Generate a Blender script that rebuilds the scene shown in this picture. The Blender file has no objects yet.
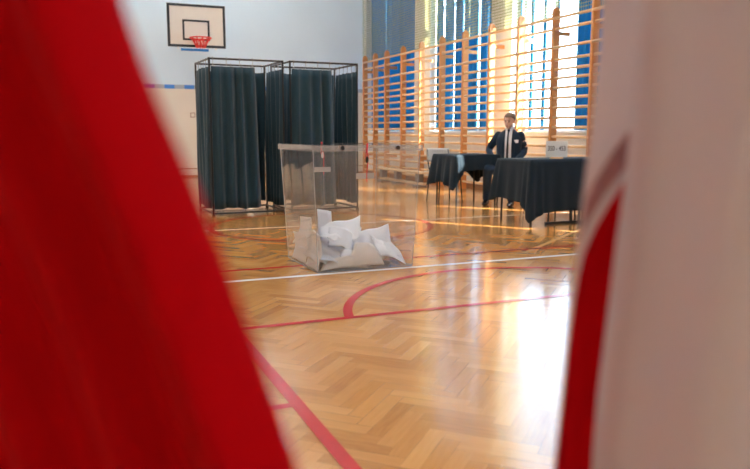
import bpy, bmesh, math, random
from math import sin, cos, pi, radians, sqrt, atan2
from mathutils import Vector, Matrix, Euler
random.seed(7)
S = bpy.context.scene
COL = S.collection

# ------------------------------------------------------------------ helpers
def link_mesh(name, bm, mat=None, parent=None, smooth=False, mods=()):
    me = bpy.data.meshes.new(name)
    bmesh.ops.recalc_face_normals(bm, faces=bm.faces) if smooth != 'keep' else None
    bm.to_mesh(me); bm.free()
    mats = mat if isinstance(mat, (list, tuple)) else [mat]
    for m in mats:
        if m: me.materials.append(m)
    if smooth:
        for p in me.polygons: p.use_smooth = True
    o = bpy.data.objects.new(name, me)
    COL.objects.link(o)
    if parent: o.parent = parent
    for k, v in mods:
        if k == 'solid':
            md = o.modifiers.new('s', 'SOLIDIFY'); md.thickness = v; md.offset = 0
        if k == 'bevel':
            md = o.modifiers.new('b', 'BEVEL'); md.width = v; md.segments = 2; md.limit_method = 'ANGLE'
        if k == 'sub':
            md = o.modifiers.new('u', 'SUBSURF'); md.levels = v; md.render_levels = v
    return o

def thing(name, label, cat, loc=(0, 0, 0), rz=0, group=None):
    o = bpy.data.objects.new(name, None); COL.objects.link(o)
    o.location = loc; o.rotation_euler = (0, 0, rz); o.empty_display_size = .1
    return tag(o, label, cat, group)

def tag(o, label, cat, group=None, kind=None):
    o['label'] = label; o['category'] = cat
    if group: o['group'] = group
    if kind: o['kind'] = kind
    return o

def struct(name, bm, mat, parent=None, **k):
    o = link_mesh(name, bm, mat, parent, **k)
    if not parent: o['kind'] = 'structure'
    return o

def NB(): return bmesh.new()

def box(bm, x0, x1, y0, y1, z0, z1, mi=0, M=None):
    c = [Vector((x, y, z)) for z in (z0, z1) for y in (y0, y1) for x in (x0, x1)]
    if M: c = [M @ p for p in c]
    v = [bm.verts.new(p) for p in c]
    for q in ((0, 2, 3, 1), (4, 5, 7, 6), (0, 1, 5, 4), (2, 6, 7, 3), (1, 3, 7, 5), (0, 4, 6, 2)):
        f = bm.faces.new([v[i] for i in q]); f.material_index = mi
    return v

def frame_at(d, upv=(0, 0, 1)):
    d = Vector(d).normalized(); u = Vector(upv)
    if abs(d.dot(u)) > .95: u = Vector((1, 0, 0))
    a = d.cross(u).normalized(); b = a.cross(d).normalized()
    return a, b

def tube(bm, pts, r, seg=10, ra=None, cap=True, upv=(0, 0, 1), mi=0):
    """swept tube; r number or list (per point); ra: flattening list/number for the second axis"""
    pts = [Vector(p) for p in pts]; n = len(pts)
    rs = r if isinstance(r, (list, tuple)) else [r] * n
    rb = ra if isinstance(ra, (list, tuple)) else ([ra] * n if ra else rs)
    rings = []
    for i, p in enumerate(pts):
        d = (pts[min(i + 1, n - 1)] - pts[max(i - 1, 0)])
        a, b = frame_at(d, upv)
        rings.append([bm.verts.new(p + a * cos(2 * pi * k / seg) * rs[i] + b * sin(2 * pi * k / seg) * rb[i]) for k in range(seg)])
    for i in range(n - 1):
        for k in range(seg):
            f = bm.faces.new((rings[i][k], rings[i][(k + 1) % seg], rings[i + 1][(k + 1) % seg], rings[i + 1][k])); f.material_index = mi
    if cap:
        bm.faces.new(rings[0][::-1]).material_index = mi; bm.faces.new(rings[-1]).material_index = mi

def smooth_path(pts, rs, k=5):
    """Catmull-Rom through points and radii"""
    P = [Vector(p) for p in pts]; out, ro = [], []
    n = len(P)
    for i in range(n - 1):
        p0, p1, p2, p3 = P[max(i - 1, 0)], P[i], P[i + 1], P[min(i + 2, n - 1)]
        r0, r1, r2_, r3 = rs[max(i - 1, 0)], rs[i], rs[i + 1], rs[min(i + 2, n - 1)]
        for j in range(k):
            t = j / k
            c = lambda a, b, c_, d: .5 * ((2 * b) + (c_ - a) * t + (2 * a - 5 * b + 4 * c_ - d) * t * t + (3 * b - a - 3 * c_ + d) * t ** 3)
            out.append(c(p0, p1, p2, p3)); ro.append(c(r0, r1, r2_, r3))
    out.append(P[-1]); ro.append(rs[-1])
    return out, ro

def grid(bm, fn, nu, nv, mi=0, closed=False):
    V = [[bm.verts.new(fn(i / nu, j / nv)) for j in range(nv + 1)] for i in range(nu if closed else nu + 1)]
    m = len(V)
    for i in range(nu):
        for j in range(nv):
            f = bm.faces.new((V[i][j], V[(i + 1) % m][j], V[(i + 1) % m][j + 1], V[i][j + 1])); f.material_index = mi
    return V

def ellipsoid(bm, c, r, seg=16, rings=10, M=None):
    vs = bmesh.ops.create_uvsphere(bm, u_segments=seg, v_segments=rings, radius=1)['verts']
    for v in vs:
        p = Vector((v.co.x * r[0], v.co.y * r[1], v.co.z * r[2]))
        if M: p = M @ p
        v.co = p + Vector(c)

def lerp_table(t, x):
    if x <= t[0][0]:
        a, b = t[0], t[1]
    elif x >= t[-1][0]:
        a, b = t[-2], t[-1]
    else:
        for a, b in zip(t, t[1:]):
            if a[0] <= x <= b[0]: break
    return a[1] + (b[1] - a[1]) * (x - a[0]) / (b[0] - a[0])

# ------------------------------------------------------------------ materials
def mat(name, color, rough=.5, metal=0, spec=.5, coat=0, noise=0, nscale=8, bump=0, bscale=40, trans=0, sheen=0, stretch=None):
    m = bpy.data.materials.new(name); m.use_nodes = True
    nt = m.node_tree; N = nt.nodes; L = nt.links
    b = N['Principled BSDF']
    b.inputs['Base Color'].default_value = (*color, 1); b.inputs['Roughness'].default_value = rough
    b.inputs['Metallic'].default_value = metal; b.inputs['Specular IOR Level'].default_value = spec
    b.inputs['Coat Weight'].default_value = coat; b.inputs['Sheen Weight'].default_value = sheen
    tc = N.new('ShaderNodeTexCoord'); mp = N.new('ShaderNodeMapping')
    L.new(tc.outputs['Object'], mp.inputs[0])
    if stretch: mp.inputs['Scale'].default_value = stretch
    if noise or True:
        nz = N.new('ShaderNodeTexNoise'); nz.inputs['Scale'].default_value = nscale; nz.inputs['Detail'].default_value = 4
        L.new(mp.outputs[0], nz.inputs['Vector'])
        mx = N.new('ShaderNodeMix'); mx.data_type = 'RGBA'
        k = max(noise, .02)
        mx.inputs['A'].default_value = (*[c * (1 - k) for c in color], 1)
        mx.inputs['B'].default_value = (*[min(1, c * (1 + k)) for c in color], 1)
        L.new(nz.outputs['Fac'], mx.inputs['Factor']); L.new(mx.outputs['Result'], b.inputs['Base Color'])
    if bump:
        nb = N.new('ShaderNodeTexNoise'); nb.inputs['Scale'].default_value = bscale; L.new(mp.outputs[0], nb.inputs['Vector'])
        bp = N.new('ShaderNodeBump'); bp.inputs['Strength'].default_value = bump; bp.inputs['Distance'].default_value = .01
        L.new(nb.outputs['Fac'], bp.inputs['Height']); L.new(bp.outputs[0], b.inputs['Normal'])
    if trans:
        out = N['Material Output']; tr = N.new('ShaderNodeBsdfTranslucent')
        tr.inputs['Color'].default_value = (*color, 1)
        ms = N.new('ShaderNodeMixShader'); ms.inputs[0].default_value = trans
        L.new(b.outputs[0], ms.inputs[1]); L.new(tr.outputs[0], ms.inputs[2]); L.new(ms.outputs[0], out.inputs['Surface'])
    return m

def clear_mat(name, tint, haze, hazecol, rough=.02, ior=1.49, hscale=6, fmul=1.0):
    m = bpy.data.materials.new(name); m.use_nodes = True
    nt = m.node_tree; N = nt.nodes; L = nt.links; N.remove(N['Principled BSDF'])
    out = N['Material Output']
    t = N.new('ShaderNodeBsdfTransparent'); t.inputs[0].default_value = (*tint, 1)
    g = N.new('ShaderNodeBsdfGlossy'); g.inputs['Roughness'].default_value = rough
    fr = N.new('ShaderNodeFresnel'); ge = N.new('ShaderNodeNewGeometry')   # same reflectance on both faces of a thin sheet
    im = N.new('ShaderNodeMapRange'); im.inputs['To Min'].default_value = ior; im.inputs['To Max'].default_value = 1 / ior
    L.new(ge.outputs['Backfacing'], im.inputs['Value']); L.new(im.outputs[0], fr.inputs['IOR'])
    mm = N.new('ShaderNodeMath'); mm.operation = 'MULTIPLY'; mm.inputs[1].default_value = fmul; mm.use_clamp = True
    L.new(fr.outputs[0], mm.inputs[0])
    m1 = N.new('ShaderNodeMixShader'); L.new(mm.outputs[0], m1.inputs[0]); L.new(t.outputs[0], m1.inputs[1]); L.new(g.outputs[0], m1.inputs[2])
    d = N.new('ShaderNodeBsdfDiffuse'); d.inputs[0].default_value = (*hazecol, 1)
    m2 = N.new('ShaderNodeMixShader')
    tc = N.new('ShaderNodeTexCoord'); nz = N.new('ShaderNodeTexNoise'); nz.inputs['Scale'].default_value = hscale; nz.inputs['Detail'].default_value = 5
    L.new(tc.outputs['Object'], nz.inputs['Vector'])
    mr = N.new('ShaderNodeMapRange'); mr.inputs['From Min'].default_value = .35; mr.inputs['From Max'].default_value = .75
    mr.inputs['To Min'].default_value = haze * .6; mr.inputs['To Max'].default_value = haze * 1.5
    L.new(nz.outputs['Fac'], mr.inputs['Value']); L.new(mr.outputs[0], m2.inputs[0])
    L.new(m1.outputs[0], m2.inputs[1]); L.new(d.outputs[0], m2.inputs[2]); L.new(m2.outputs[0], out.inputs['Surface'])
    return m

def emit_mat(name, col, st):
    m = bpy.data.materials.new(name); m.use_nodes = True
    N = m.node_tree.nodes; L = m.node_tree.links; N.remove(N['Principled BSDF'])
    e = N.new('ShaderNodeEmission'); e.inputs[0].default_value = (*col, 1); e.inputs[1].default_value = st
    L.new(e.outputs[0], N['Material Output'].inputs[0]); return m

def parquet():
    m = bpy.data.materials.new('herringbone parquet'); m.use_nodes = True
    nt = m.node_tree; N = nt.nodes; L = nt.links; b = N['Principled BSDF']
    def val(x):
        n = N.new('ShaderNodeValue'); n.outputs[0].default_value = x; return n.outputs[0]
    def M(op, a, c=None, d=None):
        n = N.new('ShaderNodeMath'); n.operation = op
        for i, x in enumerate((a, c, d)):
            if x is None: continue
            if isinstance(x, (int, float)): n.inputs[i].default_value = x
            else: L.new(x, n.inputs[i])
        return n.outputs[0]
    tc = N.new('ShaderNodeTexCoord'); sp = N.new('ShaderNodeSeparateXYZ'); L.new(tc.outputs['Object'], sp.inputs[0])
    w = .065; n = 5; r = 1 / (sqrt(2) * w)
    X = M('SUBTRACT', sp.outputs[0], .04); Y = sp.outputs[1]
    u = M('MULTIPLY', M('ADD', X, Y), r); v = M('MULTIPLY', M('SUBTRACT', Y, X), r)
    i = M('FLOOR', u); j = M('FLOOR', v)
    k = M('FLOORED_MODULO', M('ADD', M('SUBTRACT', i, j), .001), 2 * n); k = M('FLOOR', k)
    isV = M('GREATER_THAN', k, n - .5)
    fu = M('SUBTRACT', u, i); fv = M('SUBTRACT', v, j)
    # block id
    idx = M('SUBTRACT', i, M('MULTIPLY', k, M('SUBTRACT', 1, isV)))
    idy = M('ADD', j, M('MULTIPLY', M('SUBTRACT', k, n), isV))
    # along / across within block
    alongH = M('ADD', fu, k); alongV = M('ADD', fv, M('SUBTRACT', 2 * n - 1, k))
    def mixf(a, c): return M('ADD', M('MULTIPLY', a, M('SUBTRACT', 1, isV)), M('MULTIPLY', c, isV))
    al = mixf(alongH, alongV); ac = mixf(fv, fu)
    cb = N.new('ShaderNodeCombineXYZ'); L.new(idx, cb.inputs[0]); L.new(idy, cb.inputs[1]); L.new(isV, cb.inputs[2])
    wn = N.new('ShaderNodeTexWhiteNoise'); wn.noise_dimensions = '3D'; L.new(cb.outputs[0], wn.inputs['Vector'])
    rnd = wn.outputs['Value']
    # grain
    cg = N.new('ShaderNodeCombineXYZ'); L.new(M('ADD', M('MULTIPLY', al, .35), M('MULTIPLY', rnd, 50)), cg.inputs[0]); L.new(M('MULTIPLY', ac, 3.0), cg.inputs[1]); L.new(M('MULTIPLY', rnd, 31), cg.inputs[2])
    gn = N.new('ShaderNodeTexNoise'); gn.inputs['Scale'].default_value = 1.6; gn.inputs['Detail'].default_value = 6; L.new(cg.outputs[0], gn.inputs['Vector'])
    big = N.new('ShaderNodeTexNoise'); big.inputs['Scale'].default_value = .9; L.new(tc.outputs['Object'], big.inputs['Vector'])
    fac = M('ADD', M('ADD', M('MULTIPLY', rnd, .55), M('MULTIPLY', gn.outputs['Fac'], .5)), M('MULTIPLY', M('SUBTRACT', big.outputs['Fac'], .5), .35))
    rp = N.new('ShaderNodeValToRGB'); L.new(fac, rp.inputs[0])
    e = rp.color_ramp.elements
    e[0].position = .12; e[0].color = PARQ[0]
    e[1].position = .9; e[1].color = PARQ[3]
    for p_, c_ in ((.38, PARQ[1]), (.62, PARQ[2])):
        x = e.new(p_); x.color = c_
    # seams
    d1 = M('MINIMUM', ac, M('SUBTRACT', 1, ac)); d2 = M('MINIMUM', al, M('SUBTRACT', n, al)); dd = M('MINIMUM', d1, d2)
    gapn = N.new('ShaderNodeTexNoise'); gapn.inputs['Scale'].default_value = 3.0; L.new(tc.outputs['Object'], gapn.inputs['Vector'])
    gw = M('MULTIPLY', M('MAXIMUM', M('SUBTRACT', gapn.outputs['Fac'], .46), .012), .12)
    seam = M('LESS_THAN', dd, gw)
    mx = N.new('ShaderNodeMix'); mx.data_type = 'RGBA'; L.new(M('MULTIPLY', seam, .6), mx.inputs['Factor']); L.new(rp.outputs[0], mx.inputs['A']); mx.inputs['B'].default_value = (.09, .035, .012, 1)
    L.new(mx.outputs['Result'], b.inputs['Base Color'])
    b.inputs['Specular IOR Level'].default_value = .5
    b.inputs['Coat Weight'].default_value = .35; b.inputs['Coat Roughness'].default_value = .2; b.inputs['Coat IOR'].default_value = 1.5
    # varnish: a little uneven from block to block
    rn = N.new('ShaderNodeTexNoise'); rn.inputs['Scale'].default_value = 2.2; rn.inputs['Detail'].default_value = 6; L.new(tc.outputs['Object'], rn.inputs['Vector'])
    rr = N.new('ShaderNodeMapRange'); rr.inputs['To Min'].default_value = .09; rr.inputs['To Max'].default_value = .20; L.new(rn.outputs['Fac'], rr.inputs['Value'])
    L.new(rr.outputs[0], b.inputs['Roughness'])
    # each block tilted a hair
    cols = N.new('ShaderNodeSeparateColor'); L.new(wn.outputs['Color'], cols.inputs[0])
    tilt = M('MULTIPLY', M('MULTIPLY', M('SUBTRACT', cols.outputs[0], .5), ac), .5)
    tilt2 = M('MULTIPLY', M('MULTIPLY', M('SUBTRACT', cols.outputs[1], .5), al), .10)
    hgt = M('ADD', M('ADD', tilt, tilt2), M('MULTIPLY', big.outputs['Fac'], 1.2))
    bp = N.new('ShaderNodeBump'); bp.inputs['Strength'].default_value = .35; bp.inputs['Distance'].default_value = .0022
    L.new(M('SUBTRACT', hgt, M('MULTIPLY', seam, .6)), bp.inputs['Height']); L.new(bp.outputs[0], b.inputs['Normal'])
    return m

PARQ = [(.42, .165, .034, 1), (.56, .25, .06, 1), (.65, .31, .085, 1), (.74, .385, .12, 1)]
MT = {}
MT['floor'] = parquet()
MT['red_line'] = mat('red court paint', (.56, .02, .022), .17, noise=.12, nscale=20)
MT['white_line'] = mat('white court paint', (.95, .94, .92), .2, noise=.06)
MT['pale_line'] = mat('worn pale line', (.56, .34, .15), .2)
MT['wall_up'] = mat('pale blue grey plaster', (.64, .80, .92), .85, noise=.04, nscale=1.2, bump=.2, bscale=25)
MT['wall_low'] = mat('cream oil paint wall', (.76, .70, .60), .35, noise=.04, nscale=2, bump=.1, bscale=20)
MT['wall_white'] = mat('white window wall plaster', (.88, .85, .80), .8, noise=.04, nscale=2)
MT['brown'] = mat('brown skirting', (.33, .16, .08), .4)
MT['st_blue'] = mat('blue stripe', (.06, .25, .72), .5)
MT['st_grey'] = mat('grey stripe', (.38, .45, .52), .5)
MT['st_purple'] = mat('purple stripe', (.20, .15, .50), .5)
MT['ceil'] = mat('white ceiling', (.8, .8, .8), .9)
MT['wood'] = mat('orange varnished wood', (.68, .30, .10), .38, noise=.25, nscale=6, stretch=(1, 1, .3))
MT['rung'] = mat('light orange rung wood', (.86, .56, .29), .35, noise=.2, nscale=5)
MT['teal'] = mat('dark teal curtain cloth', (.008, .046, .070), .8, noise=.15, nscale=12, bump=.2, bscale=180, sheen=.25, trans=.08)
MT['blackm'] = mat('black painted steel', (.012, .013, .015), .4)
MT['chrome'] = mat('metal hook', (.7, .7, .7), .25, metal=1)
MT['cloth_black'] = mat('black table cloth', (.008, .020, .032), .8, spec=.25, noise=.15, nscale=10, bump=.2, bscale=200, sheen=.08)
MT['net'] = mat('yellow olive net cord', (.36, .36, .14), .7)
MT['blue_cur'] = mat('blue window curtain', (.015, .19, .33), .8, noise=.35, nscale=3, stretch=(1, 3, .05), trans=.5)
MT['white_frame'] = mat('white window frame', (.82, .83, .84), .4)
MT['board'] = mat('cream backboard', (.74, .70, .62), .45, noise=.03)
MT['board_line'] = mat('black backboard line', (.02, .025, .03), .5)
MT['rim'] = mat('red hoop paint', (.75, .04, .03), .35)
MT['blue_pad'] = mat('blue steel bracket', (.02, .22, .65), .4)
MT['acrylic'] = clear_mat('clear box plastic', (.998, 1, .998), .022, (.82, .80, .78), fmul=1.15)
MT['acrylic_rim'] = clear_mat('box rim plastic', (.93, .94, .94), .2, (.80, .80, .80))
MT['acrylic_edge'] = clear_mat('box edge plastic', (.7, .75, .75), .45, (.75, .80, .84))
MT['glass'] = clear_mat('window glass', (.97, .98, .98), .0, (1, 1, 1), rough=.0, ior=1.3)
MT['paper'] = mat('white ballot paper', (.88, .92, .98), .7, noise=.03, nscale=20, trans=.25)
MT['paper2'] = mat('cream ballot paper', (.90, .87, .83), .7, noise=.04, nscale=20, trans=.25)
MT['print'] = mat('grey print', (.25, .26, .28), .7)
MT['tape'] = mat('grey seal sticker', (.50, .50, .50), .4)
MT['red_string'] = mat('red plastic seal', (.75, .02, .03), .35)
MT['suit'] = mat('navy suit cloth', (.010, .028, .055), .8, spec=.3, noise=.12, bump=.15, bscale=150, sheen=.15)
MT['shirt'] = mat('white shirt', (.82, .82, .84), .7)
MT['tie'] = mat('dark tie', (.01, .012, .02), .5)
MT['skin'] = mat('skin', (.72, .45, .35), .5, noise=.06)
MT['hair'] = mat('short brown hair', (.20, .14, .10), .7, noise=.4, nscale=60)
MT['eye'] = mat('dark eye', (.02, .015, .012), .3)
MT['lip'] = mat('lip', (.42, .16, .14), .5)
MT['shoe'] = mat('black leather shoe', (.01, .01, .012), .25)
MT['chair_grey'] = mat('beige plastic chair shell', (.50, .46, .40), .5)
MT['bench'] = mat('pale varnished bench wood', (.75, .55, .34), .35, noise=.15, stretch=(1, .2, 1))
MT['bench_leg'] = mat('grey bench trestle', (.30, .29, .30), .5)
MT['table_top'] = mat('light table top', (.6, .5, .38), .4)
MT['flag_red'] = mat('red flag cloth', (.62, .0, .006), .8, spec=.08, noise=.05, nscale=10, bump=.1, bscale=400, trans=.12)
MT['flag_white'] = mat('white flag cloth', (.82, .76, .75), .8, spec=.1, noise=.03, nscale=10, bump=.1, bscale=400, trans=.5)
MT['flag_band'] = mat('doubled flag hem', (.52, .27, .27), .65, noise=.3, nscale=90, trans=.3)
MT['pole'] = mat('pale ash flag pole', (.6, .45, .28), .4)
MT['lamp'] = emit_mat('lit fluorescent diffuser', (1, .965, .93), 15)  # glow of the made-up ceiling panels that fill the hall
MT['sign'] = mat('pale sign card', (.78, .82, .82), .5)
MT['sign_txt'] = mat('dark grey lettering', (.08, .09, .10), .6)

# ------------------------------------------------------------------ room
XR, XL, YB, YF, ZC = 7.05, -7.0, 17.45, -2.2, 6.6
WINS = [(14.54, 17.30), (10.85 + .58, 13.79), (8.25, 10.77), (5.05, 7.55), (1.85, 4.35), (-1.35, 1.15)]
SILL, WTOP, WT = 1.06, 5.4, .38

bm = NB(); box(bm, XL - .3, XR + .4, YF - .3, YB + .3, -.12, 0)
def strip(x0, x1, y0, y1, mi, z=.0024):
    v = [bm.verts.new(p) for p in ((x0, y0, z), (x1, y0, z), (x1, y1, z), (x0, y1, z))]
    bm.faces.new(v).material_index = mi
def arc(cx, cy, r, a0, a1, w, mi, z=.0024, n=72):
    V = []
    for i in range(n + 1):
        a = a0 + (a1 - a0) * i / n
        V.append((bm.verts.new((cx + (r - w / 2) * cos(a), cy + (r - w / 2) * sin(a), z)), bm.verts.new((cx + (r + w / 2) * cos(a), cy + (r + w / 2) * sin(a), z))))
    for p, q in zip(V, V[1:]): bm.faces.new((p[0], p[1], q[1], q[0])).material_index = mi
strip(-6, 7.0, 5.02, 5.075, 2)                  # white cross line
strip(-6, 7.0, 7.78, 7.82, 2, .0020)            # farther white line
strip(.745, 6.5, 3.755, 3.805, 1, .0026)        # red line through the arc
strip(.745, .80, -2, 3.755, 1, .0026)           # red side line running towards the viewer
strip(-.3, .745, 2.59, 2.635, 1)
strip(-1.0, 6.5, 5.425, 5.478, 1, .0022)
a0 = math.asin((3.78 - 3.48) / 1.32)
arc(2.72, 3.48, 1.32, a0, pi - a0, .055, 1, .0030)
arc(2.62, 7.80, 1.24, 0, 2 * pi, .058, 1, .0030)
v = [bm.verts.new(p) for p in ((3.62, 5.30, .0016), (3.66, 5.27, .0016), (5.9, 6.92, .0016), (5.86, 6.95, .0016))]
bm.faces.new(v).material_index = 3
floor = struct('floor', bm, [MT['floor'], MT['red_line'], MT['white_line'], MT['pale_line']], smooth=False)
floor['label'] = 'glossy herringbone parquet with red and white court lines'

bm = NB(); box(bm, XL - .3, XR + .4, YF - .3, YB + .3, ZC, ZC + .15); struct('ceiling', bm, MT['ceil'])

# back wall: cream below, stripe, pale blue above
bm = NB()
box(bm, XL - .3, XR + .4, YB, YB + .25, -.1, 2.035, 1)
box(bm, XL - .3, XR + .4, YB, YB + .25, 2.125, ZC, 0)
x = XL - .3; k = 0
seq = []
x = 1.46 - 40 * .2225
while x < XR + .2:
    i = round((x - 1.46) / .2225)
    mi = 2 if i % 2 else (3)
    if i == 1: mi = 4
    if i % 2 == 0: mi = 3
    elif i != 1: mi = 2
    box(bm, x, x + .2225, YB - .004, YB + .25, 2.035, 2.125, mi); x += .2225
box(bm, XL, XR, YB - .006, YB + .01, .185, .205, 5)
struct('wall_back', bm, [MT['wall_up'], MT['wall_low'], MT['st_blue'], MT['st_grey'], MT['st_purple'], MT['brown']])
bm = NB(); box(bm, XL, XR, YB - .02, YB, 0, .045); struct('baseboard_back', bm, MT['brown'])

# right wall with window openings
bm = NB()
box(bm, XR, XR + WT, YF - .3, YB + .25, -.1, SILL); box(bm, XR, XR + WT, YF - .3, YB + .25, WTOP, ZC)
edges = [YB + .25] + [e for w_ in WINS for e in (w_[1], w_[0])] + [YF - .3]
for a, b in zip(edges[::2], edges[1::2]): box(bm, XR, XR + WT, b, a, SILL, WTOP)
struct('wall_right', bm, MT['wall_white'])
bm = NB(); box(bm, XR - .015, XR, YF, YB - .02, 0, .08); struct('baseboard_right', bm, MT['brown'])
bm = NB(); box(bm, XL - .25, XL, YF - .3, YB + .25, -.1, 2.035, 1); box(bm, XL - .25, XL, YF - .3, YB + .25, 2.035, ZC, 0)
struct('wall_left', bm, [MT['wall_up'], MT['wall_low']])
bm = NB(); box(bm, XL - .3, XR + .4, YF - .25, YF, -.1, ZC); struct('wall_front', bm, MT['wall_low'])

for n_, (y0, y1) in enumerate(WINS, 1):
    xf = XR + .27
    bm = NB()
    box(bm, xf, xf + .06, y0, y1, SILL, SILL + .07); box(bm, xf, xf + .06, y0, y1, WTOP - .07, WTOP)
    box(bm, xf, xf + .06, y0, y1, 3.55, 3.62)
    for q in range(4):
        yy = y0 + (y1 - y0) * q / 3; yy = min(max(yy, y0 + .035), y1 - .035)
        box(bm, xf, xf + .06, yy - .035, yy + .035, SILL, WTOP)
    wf = struct('window_%d' % n_, bm, MT['white_frame'])
    bm = NB(); box(bm, xf + .025, xf + .031, y0 + .02, y1 - .02, SILL + .03, WTOP - .03)
    link_mesh('glass_pane', bm, MT['glass'], wf)
    bm = NB(); box(bm, XR - .03, xf, y0 - .02, y1 + .02, SILL - .03, SILL + .005); link_mesh('window_sill', bm, MT['white_frame'], wf, mods=[('bevel', .004)])

# ------------------------------------------------------------------ window curtains (blue)
def hanging(bm, x, y0, y1, z0, z1, waves, amp, seed, gather=.0):
    rnd = random.Random(seed); ph = [rnd.uniform(0, 6.3) for _ in range(4)]
    nu = max(6, int(waves * 8))
    def fn(u, v):
        y = y0 + (y1 - y0) * u; z = z0 + (z1 - z0) * v
        a = amp * (1 - .3 * v)
        off = a * (sin(2 * pi * waves * u + ph[0]) + .35 * sin(2 * pi * waves * 2.3 * u + ph[1] + .6 * v))
        return (x + off, y + gather * .0, z)
    grid(bm, fn, nu, 14)
curt = [
    (14.56, 15.58, 'wide', 'blue curtain at the near end of the window beside the room corner'),
    (15.59, 16.40, 'wide', 'blue curtain in the middle of the window beside the room corner'),
    (16.43, 17.298, 'wide', 'blue curtain at the corner end of the window beside the room corner'),
    (13.55, 13.77, 'mid', 'blue curtain strip beside the pier on the corner side of the middle window'),
    (13.12, 13.42, 'mid', 'blue curtain strip behind the second gap of the middle window'),
    (12.66, 12.98, 'mid', 'narrow blue curtain fold near the centre of the middle window'),
    (12.10, 12.60, 'wide', 'broad dark blue curtain right of centre in the middle window'),
    (11.78, 12.02, 'mid', 'blue curtain strip second from the seated man side of the middle window'),
    (11.50, 11.70, 'mid', 'narrow blue curtain strip against the pier above the seated man'),
    (10.70, 10.84, 'thin', 'thin blue curtain strip beside the pier left of the bright window'),
    (10.34, 10.41, 'thin', 'thin blue curtain fold in the bright window just behind the man'),
    (10.00, 10.10, 'thin', 'thin blue curtain fold in the bright window between two wall bar posts'),
    (9.66, 9.74, 'thin', 'thin blue curtain fold in the bright window above the number sign'),
    (8.30, 9.24, 'wide', 'broad dark blue curtain in the bright window beside the white flag'),
]
for i, (a, b, kd, lb) in enumerate(curt):
    if a > 10.6 and b > 10.8 and kd == 'thin': b = 10.76
    bm = NB(); w_ = b - a
    hanging(bm, XR + .15, a, b, SILL + .02, WTOP - .05, max(1, w_ / .13), .034, i)
    o = link_mesh('window_curtain', bm, MT['blue_cur'], smooth=True, mods=[('solid', .003)])
    tag(o, lb, 'curtain', 'blue curtains in the tall windows')
for i, (a, b) in enumerate([(4.98, 6.22), (6.30, 7.62), (3.43, 4.37), (1.83, 3.33), (-1.33, 1.13)]):  # unseen curtains added to block the sun; narrow gaps let slits through
    bm = NB(); hanging(bm, XR + .15, a, b, SILL + .02, WTOP - .05, (b - a) / .11, .022, 50 + i)
    o = link_mesh('window_curtain', bm, MT['blue_cur'], smooth=True, mods=[('solid', .003)])
    tag(o, ['blue curtain in the far half of the window hidden behind the white flag', 'blue curtain in the near half of the window hidden behind the white flag', 'blue curtain in the far half of the second window hidden by the white flag', 'blue curtain in the near half of the second window hidden by the white flag', 'blue curtain in the window beside the viewer, hidden by the white flag'][4 - i if i == 4 else i] if i != 4 else 'blue curtain in the window beside the viewer, hidden by the white flag', 'curtain', 'blue curtains in the tall windows')

# ------------------------------------------------------------------ protective net above the wall bars
bm = NB()
xn = XR - .09; zlow = 2.76
y = 7.0; pit = .05
def zb(y): return zlow + .05 * abs(sin(y * 2.1)) - .02
while y < 17.35:
    tube(bm, [(xn, y, zb(y)), (xn, y, 6.4)], .0045, 3, cap=False); y += pit
z = zlow + .08
while z < 6.4:
    tube(bm, [(xn, 7.0, z), (xn, 17.35, z)], .006, 3, cap=False); z += pit
net = link_mesh('protective_net', bm, MT['net'])
tag(net, 'yellow green protective net hanging in front of the tall windows above the wall bars', 'net')
bm = NB()
tube(bm, [(xn - .01, 7.0 + i * .1, zb(7.0 + i * .1)) for i in range(104)], .009, 6); link_mesh('edge_rope', bm, MT['net'], net)
bm = NB(); tube(bm, [(xn, 7.0, 6.41), (xn, 17.35, 6.41)], .02, 8); box(bm, xn - .02, XR, 7.1, 7.14, 6.39, 6.43); box(bm, xn - .02, XR, 12, 12.04, 6.39, 6.43); box(bm, xn - .02, XR, 17.2, 17.24, 6.39, 6.43)
link_mesh('hanging_rail', bm, MT['white_frame'], net)

# ------------------------------------------------------------------ wall bars
PY = [16.78, 16.13, 15.46, 14.58, 13.68, 12.79, 11.91, 11.01, 10.12, 9.22, 8.33, 7.44]
RZ = [2.71, 2.557, 2.287, 2.113, 1.97, 1.84, 1.70, 1.555, 1.41, 1.26, 1.117, .977, .84, .70, .56, .42, .28, .14]
ordn = ['wooden wall bars in the far corner of the hall, first bay from the corner',
        'wooden wall bars just right of the voting booths, second bay from the corner',
        'wooden wall bars above the far end of the clear ballot box, third bay from corner',
        'wooden wall bars at the pier beside the corner window, fourth bay from the corner',
        'wooden wall bars at the left half of the middle window, fifth bay from the corner',
        'wooden wall bars over the centre of the middle window, sixth bay from the corner',
        'wooden wall bars at the right half of the middle window, seventh bay from the corner',
        'wooden wall bars right behind the seated man, eighth bay from the corner',
        'wooden wall bars between the man and the number sign, ninth bay from the corner',
        'wooden wall bars above the number sign, tenth bay from the corner',
        'wooden wall bars half hidden by the white flag, eleventh bay from the corner']
XP = 6.74
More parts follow.
